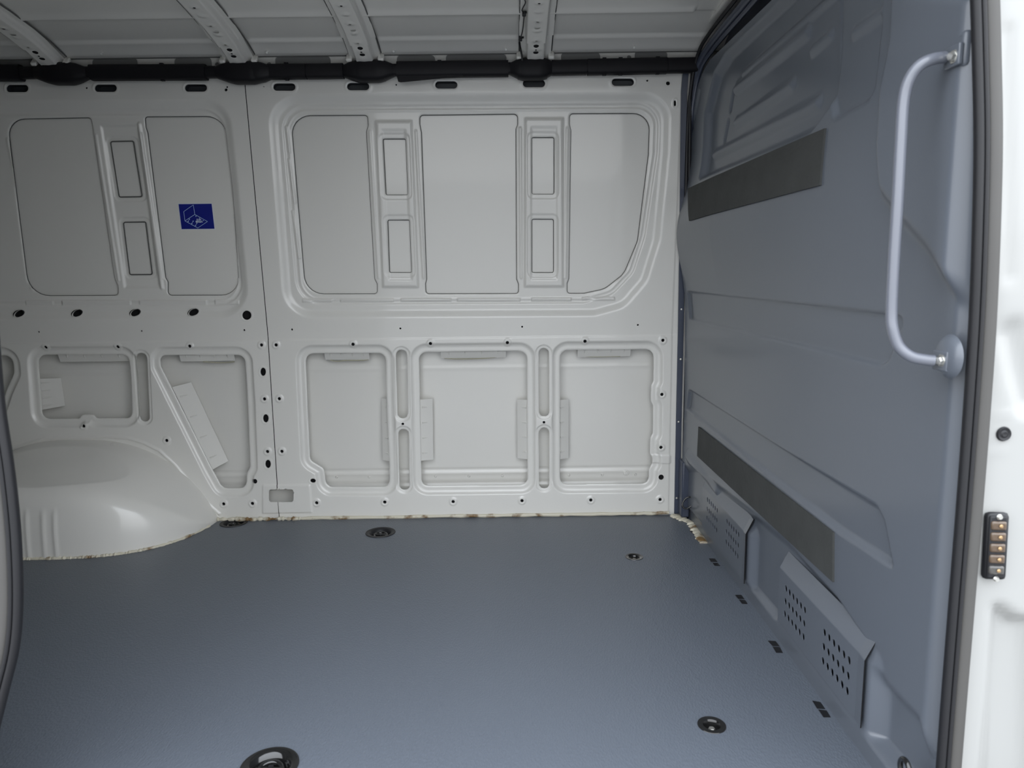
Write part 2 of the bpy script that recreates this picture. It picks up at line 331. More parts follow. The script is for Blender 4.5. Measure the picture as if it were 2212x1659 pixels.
def panel(name, u0, u1):
    s = Sheet(u0, u1, 0, ZT, .0027)
    for c1, c2 in ((C1F, C2F), (C1R, C2R)):
        p1, p2 = W_(rpoly(c1, 14)), W_(rpoly(c2, 14))
        if p1[:, 0].max() < u0 or p1[:, 0].min() > u1: continue
        s.step(p1, -.014, .034); s.step(p2, -.005, .009)
        s.bead(p2, .0022, .006, True, -.020)
    for pl in ([(806,256,4),(891,256,4),(906,624,4),(822,624,4)], [(1131,250,4),(1220,250,4),(1221,623,4),(1130,623,4)]):
        P = W_(rpoly(pl)); s.step(P, .008, .013); P2 = W_(rpoly([(x+(14 if k in (0, 3) else -14), y+(20 if k < 2 else -16), 4) for k, (x, y, r) in enumerate(pl)])); s.step(P2, -.003, .010)
    for a, b_ in (((797,282),(816,600)),((897,282),(914,600)),((1124,275),(1126,600)),((1226,275),(1222,600)),((200.7,290),(250,605)),((300,288),(347,601))):
        s.bead(W_([a, b_]), .0035, .0075)
    P = W_(rpoly([(207,266,3),(294,264,3),(342,624,3),(260,625,3)])); s.step(P, -.006, .012)
    s.bead(W_([(295,266),(345,622)]), .006, .010); s.bead(W_([(10,300),(38,440),(62,622)]), .004, .012)
    for x0, x1, y0, y1 in ((48,110,648,660),(127,278,648,660),(295,444,647.5,659.5),(459,515,647,659),(650,717,645,654),(732,850,645,654),(864,975,644,653),(986,1125,644,653),(1147,1236,643,652),(1257,1330,641,650)):
        s.step(W_(rpoly([(x0,y0,2),(x1,y0,2),(x1,y1,2),(x0,y1,2)])), .0042, .0042)
    for y0, y1, xa in ((268,330,610),(340,440,616),(452,560,624),(1,2,0)):
        if xa: s.step(W_([(xa,y0),(xa+8,y0),(xa+18*(y1-y0)/110+6,y1),(xa+18*(y1-y0)/110-2,y1)]), .0028, .004)
    for P in INNER:
        q = W_(rpoly(P)); s.step(q, -.003, .006, px(11)); s.cut(q, .0015, .004)
    for P in UP:
        q = W_(rpoly(P)); s.cut(q, .002, .005)
    for k, P in BIG.items():
        q = W_(rpoly(P)); s.step(q, -.011, .013, px(20)); s.bead(q, .0015, .006, True, px(13)); s.cut(q, .002, .006)
    for P in SL:
        q = W_(rpoly(P)); s.step(q, -.004, .005, px(8)); s.cut(q, .0015, .004)
    # ledge of the belt line, shallow joggles
    zb = W_([(580,734)])[0][1]; t = np.clip((zb-s.V)/.004, 0, 1); s.d += np.where(s.V < zb+.01, .0022*t, 0)
    xr = W_([(1447,900)])[0][0]; t = np.clip((s.U-xr)/.004, 0, 1); s.d -= .0025*t
    s.step(W_(rpoly([(566,1045,5),(672,1045,5),(676,1108,3),(566,1110,3)])), .004, .006)
    s.step(W_(rpoly([(1405,982,3),(1450,982,3),(1450,1002,3),(1405,1002,3)])), .003, .004)
    s.bead(W_([(0,992),(32,968),(98,947),(228,943),(277,946),(311,956),(345,973),(378,1003),(411,1043),(437,1076),(474,1109)]), .005, .008)
    zr = 1.597; s.d += .004*np.clip((s.V-zr-.030)/.006, 0, 1)
    for x, y in DIMPLES:
        c = W_([(x, y)])[0]; s.step(W_(ell(x, y, 10)), .0030, .0055); s.step(W_(ell(x, y, 5.2)), -.0012, .003)
        q = W_(ell(x, y, 3.6)); s.cut(q)
    for x, y, r in DOTS: s.cut(W_(ell(x, y, r*1.15)))
    for q in OVALS: q = W_(q); s.bead(q, .0015, .004, True, .004); s.cut(q)
    for q in SLOTS: q = W_(q); s.bead(q, .0018, .005, True, .005); s.cut(q)
    for q in RAIL: q = W_(q); s.bead(q, .0015, .005, True, .005); s.cut(q)
    for x, y, r in RAILR: s.cut(W_(ell(x, y, r)))
    s.cut(W_(rpoly([(582,1056,5),(635,1056,5),(635,1083.5,5),(582,1083.5,5)])))
    return s.build(name, wfn, 'white_paint', wall, flange=.004)
panel('front_side_panel', seam+.0014, XR)
panel('rear_side_panel', XL, seam-.0014)
# outer skin
SKD = .068
def skin_depth(z):
    return np.interp(z, [0, .70, .76, 1.475, 1.51, 1.7], [SKD, SKD, .0295, .0295, .075, .075])
sk = Sheet(-2.95, .75, -.02, 1.70, .006)
for yy, h_ in ((1014, -.004), (1022, .004), (1042, -.004), (1049, .004), (795, .002)):
    z = atY(1000, yy, D+SKD)[2]; sk.d += h_*np.exp(-((sk.V-z)/.0035)**2)
fn_s = lambda u, v, d: np.stack([u, Yw(v)+skin_depth(v)-d, v], 1)
sk.build('outer_skin', fn_s, 'white_paint', wall)
# dark cups behind the small holes (double sheet behind them)
bm = bmesh.new()
def cup(bm, P2, dep, grow=.0015):
    c = P2.mean(0); Q = c+(P2-c)*(1+grow/np.linalg.norm(P2-c, axis=1).mean())
    f = [bm.verts.new((q[0], float(Yw(q[1]))+.0045, q[1])) for q in Q]; g = [bm.verts.new((q[0], float(Yw(q[1]))+dep, q[1])) for q in Q]
    for i in range(len(Q)): bm.faces.new((f[i], f[(i+1) % len(Q)], g[(i+1) % len(Q)], g[i]))
    bm.faces.new(g)
for x, y in DIMPLES: cup(bm, W_(ell(x, y, 4.2, n=10)), .012)
for x, y, r in DOTS: cup(bm, W_(ell(x, y, r*1.3+.5, n=10)), .012)
for q in OVALS: cup(bm, W_(q), .024)
tag(bmobj('bolt_hole', bm, 'dark_void', wall, smooth=False), 'dark blind holes behind the drilled points of the side panel', kind='stuff')
# seam backing
pym('seam_backing', [(seam-.008, Yw(z)+.004, z) for z in (.12, .68, 1.6)]+[(seam+.008, Yw(z)+.004, z) for z in (.12, .68, 1.6)], [(0, 3, 4, 1), (1, 4, 5, 2)], 'dark_void', wall)
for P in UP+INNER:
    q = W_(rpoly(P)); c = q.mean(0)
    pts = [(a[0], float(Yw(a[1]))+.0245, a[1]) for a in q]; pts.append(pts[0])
    bmobj('gap_shade_line', tube_bm(pts, .0021, 6, cap=False), 'gap_dark', wall)  # dark tubes drawn along the cutout edges in place of gap shade
bm = bmesh.new()
for q in SLOTS: cup(bm, W_(q), .034, .003)
bmobj('rail_slot', bm, 'slot_dark', wall, smooth=False)  # dark cups paint in the shaded depth of the slots
pym('rail_backing', [(-2.9, D-.125+.055, 1.59), (.63, D-.125+.055, 1.59), (.63, D-.14, 1.66), (-2.9, D-.14, 1.66)], [(0, 1, 2, 3)], 'cavity_shade', wall)  # added grey plate; its tone paints the shade behind the rail openings
# folded stiffener flaps seen inside the openings
def flap(pts, y0, y1, name='stiffener_flap', notch=4):
    P = onwall(pts); n_ = len(P); bm = bmesh.new()
    f = [bm.verts.new((p[0], float(Yw(p[1]))+(y0 if i in (0, 1) else y1), p[1])) for i, p in enumerate(P)]
    bm.faces.new(f); bm.normal_update(); bmesh.ops.solidify(bm, geom=bm.faces, thickness=.0015)
    a, b_ = np.array(f[0].co if False else (P[0][0], P[0][1])), np.array(P[1])
    for k in range(notch):
        t = (k+.5)/notch; e = P[0]*(1-t)+P[1]*t; i_ = P[3]*(1-t)+P[2]*t; m0 = e*.85+i_*.15; m1 = e*.45+i_*.55
        tube_bm([(m0[0], float(Yw(m0[1]))+y0*.85+y1*.15-.001, m0[1]), (m1[0], float(Yw(m1[1]))+y0*.45+y1*.55-.001, m1[1])], [.0035, .0015], 6, bm)
    return bmobj(name, bm, 'white_paint', wall, smooth=False)
for q in ([(697.8,762),(794.6,762),(794.6,779),(697.8,779)], [(951,759),(1092.7,757),(1092.7,774),(951,776)], [(1249.4,754),(1364.5,753),(1364.5,771),(1249.4,773.5)],
          [(840,999),(838,864),(820.7,863.6),(822.7,999)], [(906,865),(908,998),(933.8,998),(932,865)], [(1141,995),(1141,866),(1117.3,866.4),(1118,995)],
          [(1207,866),(1208,995),(1229.5,994.8),(1230,866)], [(118,765),(268.6,765),(268.6,782),(118,784)], [(381.5,765),(501,765),(501,781),(381.5,783)],
          [(74,820),(80,888),(128,880),(118,820)], [(367,838),(455,1017),(485,1001),(403.6,829)]):
    flap(q, .018, .036)
# cream putty squeezed out under the upper flaps
for pts in ([(708,780),(722,783),(745,781),(775,781),(792,779)], [(958,776),(985,778),(1035,777),(1078,773),(1088,769)], [(1255,772),(1290,773),(1343,772)], [(430,784),(470,786),(498,784)]):
    P = onwall(pts); bmobj('putty_bead', tube_bm(catmull([(p[0], Yw(p[1])+.036, p[1]) for p in P], 4), .0022, 6), 'putty', wall)
# studs on the lower skin
for x, y in ((727,1031),(797.5,1030.5),(941,1029),(1013,1028.5),(1085,1027.5),(1229,1026),(1301,1025.5),(1373,1025)):
    p = atY(x, y, D+SKD-.003); bmobj('stud', lathe_bm([(0, .004), (.003, .004), (.0045, .0015), (.005, 0)], (p[0], D+SKD-.002, p[2]), (0, -1, 0), 12), 'white_paint', wall)
p = atY(1353, 1021, D+SKD-.003); bmobj('stud', lathe_bm([(0, .006), (.004, .006), (.005, .002), (.011, .0015), (.012, 0)], (p[0], D+SKD-.002, p[2]), (0, -1, 0), 16), 'white_paint', wall)
# little studs on the roof rail
for x, y in ((225,114),(580,112),(852,109),(1093,105),(1368,101)):
    c = onwall([(x, y)])[0]; p = (c[0], float(Yw(c[1]))-.006, c[1])
    bm = cyl_bm(p, (p[0], p[1]-.012, p[2]-.008), .004, .0035, 10); bmobj('rail_peg', bm, 'white_nylon', wall)
# edge strip of the partition along the far wall (dark blue, riveted)
# ---------------- floor
floor = Sheet(-2.95, .652, 1.00, D, .006)
SLOTPX = [[(1532,1207),(1544,1207.5),(1549,1214),(1536,1213.5)],[(1540,1216.5),(1550,1217),(1555,1222.5),(1544,1222)],
 [(1589,1286),(1601,1286),(1607,1294),(1595,1293.5)],[(1597,1296),(1609,1297),(1614,1304.5),(1603,1304)],
 [(1660,1385),(1675,1386),(1683,1396),(1669,1395)],[(1670,1398),(1684,1399),(1690,1410),(1677,1409.5)],
 [(1756,1515),(1772,1518),(1781,1531),(1765,1530)],[(1769,1534),(1785,1536),(1793,1549),(1779,1549)],
 [(1490,1147),(1500,1147.5),(1505,1152),(1496,1152)],[(1498,1154),(1508,1155),(1512,1158),(1503,1158.5)]]
ANCH = [(822,1150.5,.053,'bar'),(505,1129.5,.050,'bar'),(582,1655,.054,'ring'),(1370,1203,.029,'bolt'),(1537.5,1566.5,.0285,'bolt')]
ANCH = [(atZ(x, y, 0), r, k) for x, y, r, k in ANCH]
for c, r, k in ANCH: floor.cut(ell(c[0], c[1], r*.93, n=40))
fl = floor.build('floor', lambda u, v, d: np.stack([u, v, d], 1), 'floor_vinyl', flange=.004)
tag(fl, kind='structure')
for P in SLOTPX:
    q = [atZ(x, y, 0) for x, y in P]; c = sum(q)/4; q = [c+(p-c)*1.12 for p in q]
    pym('edge_pad', [(p[0], p[1], .0008) for p in q]+[(p[0], p[1], -.001) for p in q], [(3, 2, 1, 0), (0, 1, 5, 4), (1, 2, 6, 5), (2, 3, 7, 6), (3, 0, 4, 7)], 'black_plastic', fl)
pym('sub_floor', [(-2.95, .9, -.03), (1.2, .9, -.03), (1.2, D+.1, -.03), (-2.95, D+.1, -.03)], [(0, 1, 2, 3)], 'dark_void', fl)

# ---------------- roof skin
def Zr(y): return 1.705-.085*np.clip(np.abs(y-1.77)/.80, 0, 1.2)**2.4
roof = Sheet(-2.95, .71, .98, 2.515, .005)
BOWX = [-1.498, -.882, -.468, .090]
def roofY(py):
    lo, hi = 1.2, 2.6; d = rays([(800, py)])[0]
    for _ in range(40):
        m_ = (lo+hi)/2; z = H+d[2]*m_/d[1]
        if z > Zr(m_): hi = m_
        else: lo = m_
    return m_
yb = [roofY(v) for v in (106, 88, 40, 30, 21)]
t = np.clip((roof.V-yb[1])/(yb[0]-yb[1]), 0, 1); roof.d -= .010*t*t
roof.d += .006*(np.clip((roof.V-yb[3])/.02, 0, 1)*np.clip((yb[1]-roof.V)/.012, 0, 1))
for k in range(4): roof.d -= .007*np.exp(-((roof.V-(yb[3]-.24*k))/.018)**2)*(roof.U < .56)
ce = tag(roof.build('ceiling', lambda u, v, d: np.stack([u, v, Zr(v)+d], 1), 'white_paint', flip=True), kind='structure')
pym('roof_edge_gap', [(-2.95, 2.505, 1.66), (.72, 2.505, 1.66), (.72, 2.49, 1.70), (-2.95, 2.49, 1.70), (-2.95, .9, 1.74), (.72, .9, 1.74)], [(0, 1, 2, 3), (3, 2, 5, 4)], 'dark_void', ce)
bmobj('roof_seam', tube_bm([(x, 2.513, float(Zr(2.513))-.0115) for x in np.linspace(-2.9, .70, 30)], .0020, 6), 'gap_dark', ce)  # dark tube drawn in as the shaded gap between roof and rail
bmobj('roof_end_flange', box_bm((.640, 1.75, 1.672), (.035, 1.50, .012)), 'white_paint', ce, bevel=.004)

# ---------------- bulkhead (partition to the cab)
YB0, YB1, ZB1 = 1.058, 2.602, 1.560
bk = Sheet(YB0, YB1, 0, ZB1, .004)
B_ = lambda P: onbulk(P)
bk.step(B_(rpoly([(1484,627,4),(1700,650,0),(1945,677,14),(1950,700,18),(1912,796,24),(1870,786,10),(1490,691,4)])), -.009, .008)
bk.step(B_(rpoly([(1486,838,4),(1700,972,0),(1895,1090,20),(1912,1125,10),(1932,1232,4),(1810,1150,5),(1480,884,4)])), -.011, .011)
bk.step(B_(rpoly([(1507,392,3),(1750,293,30),(1798,225,40),(1808,103,40),(1812,-60,10),(1740,-60,10),(1567,112,20),(1543,155,15),(1522,241,20)])), -.024, .024)
bk.step(B_(rpoly([(1785,-60,4),(1912,-60,10),(1905,60,20),(1892,190,10),(1877,222,8),(1800,265,8),(1790,200,5)])), -.010, .014)
for pl, wd, h_ in (([(1574,193),(1722,69)],.024,.010), ([(1574,265),(1691,183)],.022,.010), ([(1529,335),(1746,222)],.022,.010), ([(1732,110),(1770,76)],.018,.008),
                   ([(1836,72),(1898,28)],.018,.008), ([(1568,195),(1561,236)],.016,-.008), ([(1556,265),(1549,302)],.016,-.008), ([(1512,200),(1494,284)],.018,-.008), ([(1490,310),(1474,408)],.018,-.008), ([(1590,160),(1790,-20)],.016,.008)):
    bk.bead(B_(pl), h_, wd)
bk.step(B_(rpoly([(1932,-60,10),(1926,100,20),(1906,200,30),(1898,340,40),(1905,430,30),(1945,485,30),(2010,560,40),(2060,650,50),(2100,720,20),(2260,720,5),(2260,-60,5)])), .024, .040)
bk.step(B_(rpoly([(1440,1000,4),(1500,1002,10),(1545,1037,10),(1700,1163,10),(1805,1278,20),(1885,1398,30),(1915,1468,30),(1985,1540,40),(2012,1650,20),(2012,2000,3),(1300,2000,3)])), -.018, .035)
bk.bead(B_([(1487,985),(1505,1010),(1540,1060)]), .012, .03)
bk.d -= .045*np.clip((1.092-bk.U)/.034, 0, 1)**2
bk.d += .002*np.sin(bk.V*9+1)*np.sin(bk.U*3)
VENTS = [(1.242, 1.675, .052, .188, .228, (1.307, 1.521), 'nearer perforated vent cover, large, with thirty-six holes'),
         (1.897, 2.352, .046, .190, .232, (1.969, 2.183), 'farther perforated vent cover, close to the tie ring')]
for y0, y1, zb_, zf, zt, gr, lb in VENTS:
    xf = .650 if y0 < 1.5 else .641
    R = np.array([(y0, zb_-.04), (y1, zb_-.04), (y1, zf-.006), (y0, zf-.006)]); di, _, _, ins = segdist(bk.U, bk.V, R); sd = np.where(ins, 0, di)
    t = np.clip(1-sd/.036, 0, 1); t = t*t*(3-2*t); base0 = Xb(bk.U, bk.V)-bk.d
    bk.d = Xb(bk.U, bk.V)-(base0*(1-t)+np.minimum(base0, xf+.003)*t)
    bk.cut(np.array([(y0+.03, zb_+.02), (y1-.03, zb_+.02), (y1-.03, zf-.01), (y0+.03, zf-.01)]))
# the foot stands on the floor at x = .651
foot = np.clip((.052-bk.V)/.014, 0, 1)
base = Xb(bk.U, bk.V)-bk.d
xx = base*(1-foot)+.6505*foot
edge = np.clip((bk.U-(YB1-.02))/.02, 0, 1); xx = xx+.02*edge**2
bk.d = Xb(bk.U, bk.V)-xx
def bkeep(U, V):                # rounded top corner at the far side
    cy, cz, r = YB1-.30, ZB1-.34, 1.0
    a = np.clip((U-cy)/.30, 0, 9); c = np.clip((V-cz)/.34, 0, 9)
    return (a**2.6+c**2.6) <= 1.0
bkh = bk.build('wall_right', lambda u, v, d: np.stack([Xb(u, v)-d, u, v], 1), 'blue_grey_paint', keep=bkeep, flip=True)
tag(bkh, kind='structure')
# back plate, edge strip, sealing lips around the partition
pym('back_plate', [(.705, 1.075, -.03), (.705, D+.08, -.03), (.705, D+.08, 1.78), (.705, 1.075, 1.78)], [(0, 1, 2, 3)], 'dark_blue_paint', bkh)
e = [(onwall([(x, y)])[0]) for x, y in ((1474,200),(1470,540),(1467,720),(1463,900),(1459,1108))]
path = [(p[0]+.006, float(Yw(p[1]))-.006, p[1]) for p in e]; path.insert(0, (path[0][0]+.004, path[0][1]-.01, 1.60))
bmobj('edge_strip', sweep_bm(path, [(-.008, -.004), (.012, -.004), (.012, .004), (-.008, .004)], (0, -1, 0)), 'dark_blue_paint', bkh, bevel=.001)
bmobj('edge_lip', tube_bm([(p[0]+.017, p[1]-.012, p[2]) for p in path], .005, 8), 'rubber_black', bkh)
rim = [(.622, 2.585, 1.10), (.620, 2.575, 1.35), (.622, 2.55, 1.48), (.630, 2.50, 1.575), (.640, 2.40, 1.610), (.646, 2.1, 1.622), (.652, 1.6, 1.628), (.66, 1.02, 1.61)]
rimc = catmull(rim, 6)
bmobj('top_lip', tube_bm(rimc, .014, 10), 'dark_blue_paint', bkh)
bmobj('top_lip', tube_bm([(p[0]-.012, p[1]-.02, p[2]+.028) for p in rimc], .006, 8), 'rubber_black', bkh)
bmobj('top_lip', tube_bm([(p[0]-.002, p[1]-.012, p[2]-.024) for p in rimc], .007, 8), 'dark_blue_paint', bkh)
for x, y in ((1473,640),(1472,668),(1470.5,776),(1466,911),(1462,1076)):
    p = atY(x, y, D-.016); bmobj('rivet', lathe_bm([(0, .003), (.003, .0025), (.0045, 0)], tuple(p), (0, -1, 0), 10), 'zinc', bkh)
# corner pocket behind the tie ring
bmobj('corner_post', box_bm((.632, 2.585, .115), (.030, .060, .21)), 'dark_blue_paint', bkh, bevel=.006)

# ---------------- near body side around the sliding door opening
def near_pt(x, y):               # the door aperture lies in a nearly flat, slightly bulged side
    lo, hi = .8, 1.3; d = rays([(x, y)])[0]
    for _ in range(30):
        m_ = (lo+hi)/2; z = H+d[2]*m_/d[1]
        if m_ > 1.030+.05*max(0, z-.95)**1.2: hi = m_
        else: lo = m_
    return O+d*m_/d[1]
RS = [(2116,-60),(2121,100),(2125,300),(2121,500),(2113,700),(2100,900),(2085,1100),(2069,1300),(2053,1500),(2036,1720)]
LS = [(-45,500),(-25,700),(-10,870),(12,1020),(26,1160),(30,1300),(22,1400),(-2,1500),(-25,1600),(-40,1720)]
RP = [near_pt(*p) for p in RS]; LP = [near_pt(*p) for p in LS]
r_top = RP[0]; l_top = LP[0]
loop = [tuple(p) for p in LP[::-1]]+[(l_top[0], 1.06, 1.35), (l_top[0]+.02, 1.07, 1.55), (l_top[0]+.10, 1.08, 1.64), (0, 1.085, 1.65), (r_top[0]-.12, 1.08, 1.64), (r_top[0]-.03, 1.09, 1.56), (r_top[0]-.004, 1.06, 1.42)]+[tuple(p) for p in RP]
loop = [loop[0][:2]+(-.02,)]+loop+[(RP[-1][0], RP[-1][1], -.02)]
lc = catmull(loop, 5)
seal = empty('door_seal', tuple(loop[-1]), 'dark grey rubber weatherstrip framing the side door opening', 'weatherstrip')
bmobj('sealing_lip', sweep_bm(lc, [(.003, -.004), (.012, -.004), (.0145, .003), (.012, .010), (.006, .011), (.003, .006)], (0, -1, 0)), 'rubber_black', seal, sharp=70)
bmobj('sealing_bulb', sweep_bm(lc, [(.0005+.0035*math.cos(a), .008+.0035*math.sin(a)) for a in np.arange(8)*PI/4], (0, -1, 0)), 'rubber_black', seal, sharp=70)
bmobj('grip_strip', sweep_bm(lc, [(-.024, -.004), (-.002, -.004), (-.003, .008), (-.010, .010), (-.020, .009), (-.024, .004)], (0, -1, 0)), 'rubber_grey', seal, sharp=70)
# white jamb: pressed outer face around the opening, facing out of doors
jm = Sheet(.60, 1.30, -.35, 1.80, .008)
Pj = lambda L: np.array([near_pt(*p)[[0, 2]] for p in L])
jm.step(Pj([(2140,1296),(2175,1300),(2210,1325),(2260,1330),(2260,1900),(2100,1900)]), -.020, .03)
jm.bead(Pj([(2196,720),(2212,800),(2230,870)]), -.010, .03)
jm.bead(Pj([(2184,60),(2186,600)]), -.004, .012)
for q in ((2140,893),(2172,898),(2172,976),(2140,982),(2112,878)): c = Pj([q])[0]; jm.bead(np.array([c, c+1e-5]), .003, .008)
def jy(u, z): return 1.036+.05*np.clip(z-.95, 0, 9)**1.2+.20*np.clip(u-.80, 0, 9)**1.5
ro = np.interp(jm.V, [p[2] for p in RP[::-1]], [p[0] for p in RP[::-1]])
wf = empty('wall_front', (0, 1.04, 0), kind='structure')
jm.build('front_pillar', lambda u, v, d: np.stack([u, jy(u, v)-d, v], 1), 'jamb_paint', wf, keep=lambda U, V: U > np.interp(V, [p[2] for p in RP[::-1]], [p[0] for p in RP[::-1]])-.004)
jl = Sheet(-2.95, -.55, -.35, 1.80, .012)
zl = [p[2] for p in LP[::-1]]; xl_ = [p[0] for p in LP[::-1]]
jl.build('rear_pillar', lambda u, v, d: np.stack([u, 1.040+.10*np.clip(-u-.85, 0, 9)**2-d, v], 1), 'jamb_paint', wf, keep=lambda U, V: U < np.interp(V, zl, xl_)+.006)
pym('header', [(-.9, 1.085, 1.66), (.9, 1.085, 1.66), (.9, 1.12, 1.80), (-.9, 1.12, 1.80)], [(0, 1, 2, 3)], 'jamb_paint', wf)
pym('inner_skin', [(-2.95, 1.10, -.03), (-.98, 1.10, -.03), (-.98, 1.13, 1.74), (-2.95, 1.13, 1.74)], [(0, 1, 2, 3)], 'white_paint', wf)
pym('sill', [(-.9, .98, -.005), (.75, .98, -.005), (.75, .97, -.25), (-.9, .97, -.25), (-.9, 1.02, -.004), (.75, 1.02, -.004)], [(0, 1, 2, 3), (4, 5, 1, 0)], 'jamb_paint', wf)
wl = pym('wall_left', [(-2.95, .98, -.03), (-2.95, D+.1, -.03), (-2.95, D+.1, 1.74), (-2.95, .98, 1.74)], [(0, 1, 2, 3)], 'white_paint'); tag(wl, kind='structure')
# ground outside
g = pym('ground', [(-30, -40, -.68), (30, -40, -.68), (30, 12, -.68), (-30, 12, -.68)], [(0, 1, 2, 3)], 'asphalt'); tag(g, kind='structure')

# ---------------- wheel arch
XC, AX = -1.62, .506
th = np.linspace(0, PI, 300); ux = -np.cos(th); prof = catmull([(0, 1), (.25, .955), (.55, .86), (.76, .775), (.87, .70), (.945, .57), (.985, .33), (1.0, 0)], 12)
k = len(prof); ua = np.abs(ux); zw = .318*np.clip(1-ua**2.6, 0, 1)**.8; pr = .366*np.clip(1-ua**3.5, 0, 1)**.5
Xg = XC+AX*ux[:, None]+0*prof[:, 0][None]; fr = prof[:, 0][None]; hh = prof[:, 1][None]
Yg = D-.002-pr[:, None]*fr; Zg = zw[:, None]*hh
r_ = ((Xg+1.60)/.23)**2+((fr-.52)/.30)**2; Zg = Zg-.014*np.clip(1.25-r_, 0, 1)**.8*(zw[:, None] > .1)
for xc_, wd in ((-1.588, .006), (-1.535, .007), (-1.498, .006)):
    Yg = Yg-.004*np.exp(-((Xg-xc_)/wd)**2)*np.clip((.17-Zg)/.03, 0, 1)*np.clip((fr-.9)*20, 0, 1)
# flat pressed patch on the sloping front shoulder
r_ = ((Xg+1.27)/.075)**2+((Zg-.12)/.08)**2; Yg = Yg+.006*np.clip(1.2-r_, 0, .5)*2*(fr > .6)*0
V = np.stack([Xg, Yg, Zg], 2).reshape(-1, 3); I = np.arange(300*k).reshape(300, k)
Q = np.stack([I[:-1, :-1].ravel(), I[:-1, 1:].ravel(), I[1:, 1:].ravel(), I[1:, :-1].ravel()], 1)
arch = fast_mesh('wheel_arch', V, Q, 'white_paint'); tag(arch, 'glossy white pressed wheel arch bulging from the far wall onto the floor', 'wheel arch')
for x in (112, 247):
    p = atY(x, 957, D-.02); bmobj('spot_weld_tab', lathe_bm([(0, .002), (.008, .0015), (.011, 0)], (p[0], D-.03, p[2]-.002), (0, -.3, 1), 14, sx=1, sy=.6), 'white_paint', arch)

# ---------------- sealant beads
def bead(name, pts, r, label, jit=.35, seg=8, flat=1.0):
    P = catmull(pts, 10); n_ = len(P); rr = r*(1+jit*(rng.rand(n_)-.5)*2); P = P+rng.randn(n_, 3)*r*.10
    bm = tube_bm(P, list(rr), seg)
    for v in bm.verts: v.co.z = .0008+(v.co.z-.0008)*flat if flat != 1 else v.co.z
    o = bmobj(name, bm, 'sealant'); tag(o, label, 'sealant'); return o
fp = []
for u in np.linspace(.99, -.6, 22): fp.append((XC+AX*u, D-.002-.366*max(0, 1-abs(u)**3.5)**.5-.002, .002))
bead('sealant_bead', [(-.80, D-.006, .004), (-.4, D-.005, .005), (0, D-.005, .006), (.4, D-.005, .006), (.585, D-.006, .008)], .0065, 'cream sealant bead along the foot of the far wall', .2)
bead('sealant_bead', fp, .0055, 'rust-stained sealant bead curving round the wheel arch foot')
bead('sealant_bead', [(-1.115, D-.008, .004), (-1.05, D-.010, .006), (-.98, D-.012, .005), (-.92, D-.010, .005), (-.86, D-.013, .006), (-.80, D-.008, .004)], .0065, 'ragged brown-stained sealant lump below the panel seam', .6)
bead('sealant_bead', [tuple(atZ(x, y, .006)) for x, y in ((1455,1112),(1475,1120),(1492,1128),(1503,1143),(1513,1158),(1521,1170))], .015, 'thick cream sealant in the corner at the partition foot', .35, 10, .4)

# ================================================================== THINGS
# roof bows
def roof_bow(xc, label):
    o = empty('roof_bow', (xc, 2.5, 1.60), label, 'roof bow', 'perforated roof bows across the ceiling')
    HOLES = [(6,.004),(25,.004),(46,.004),(60,.008),(66,.0035),(87,.004),(101,.008),(108,.0035),(115,.008),(125,.004)]
    zb = lambda y: Zr(y)-.030-.018*np.clip((y-2.30)/.2, 0, 1.3)**2
    def ony(py):
        lo, hi = 1.2, 2.7; d = rays([(1160, py)])[0]
        for _ in range(40):
            m_ = (lo+hi)/2; z = H+d[2]*m_/d[1]
            if z > zb(m_): hi = m_
            else: lo = m_
        return m_
    hy = [(ony(p), r) for p, r in HOLES]; hy += [(1.9-.11*i, .004) for i in range(8)]
    ysp = ony(94)
    for nm, y0, y1, hw, off in (('bow_rail', 1.0, ysp, .030, 0), ('bow_foot', ysp-.12, 2.525, .0265, .0022)):
        s = Sheet(-hw-.024, hw+.024, y0, y1, .003)
        for y, r in hy:
            if nm == 'bow_foot' and y < ysp: continue
            s.bead(np.array([(0, y), (1e-5, y)]), .0025 if r < .005 else 0, .019)
            s.cut(ell(0, y, r*1.15, r*.9, n=16))
        a = np.clip((np.abs(s.U)-hw)/.006, 0, 1); fl_ = np.clip((np.abs(s.U)-hw-.006)/.004, 0, 1)
        def fn(u, v, d, hw=hw, off=off):
            t_ = np.clip((np.abs(u)-hw+.001)/.008, 0, 1); uu = np.where(np.abs(u) > hw, np.sign(u)*(hw+(np.abs(u)-hw)*np.where(np.abs(u) > hw+.008, 1, .6)), u)
            return np.stack([xc+uu, v, zb(v)+off-d+.024*t_*t_*(3-2*t_)], 1)
        s.build(nm, fn, 'white_paint', o, flip=True)
    s = [(xc-.022, 1.0), (xc+.022, 2.53)]
    pym('bow_cavity', [(xc+sx_*.023, y, zb(y)+.012) for y in (1.0, 1.8, 2.3, 2.52) for sx_ in (-1, 1)], [(0, 1, 3, 2), (2, 3, 5, 4), (4, 5, 7, 6)], 'dark_void', o)
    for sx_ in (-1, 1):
        bmobj('bow_edge_line', tube_bm([(xc+sx_*.053, y, float(Zr(y))-.004-(.006 if y > 2.44 else 0)) for y in np.linspace(1.0, 2.50, 24)], .0024, 6), 'gap_dark', o)  # thin dark line drawn along each bow edge
        bmobj('foot_gusset', box_bm((xc+sx_*.052, 2.500, float(Zr(2.5))-.026), (.020, .012, .030), None, Matrix.Rotation(-.7, 4, 'X')), 'white_paint', o, bevel=.004)
    return o
for x, l in zip(BOWX, ('leftmost perforated roof bow, steeply slanted in the corner', 'second perforated roof bow from the left, above the panel seam', 'third perforated roof bow, left of the black cable', 'rightmost roof bow, beside the thin black cable')):
    roof_bow(x, l)
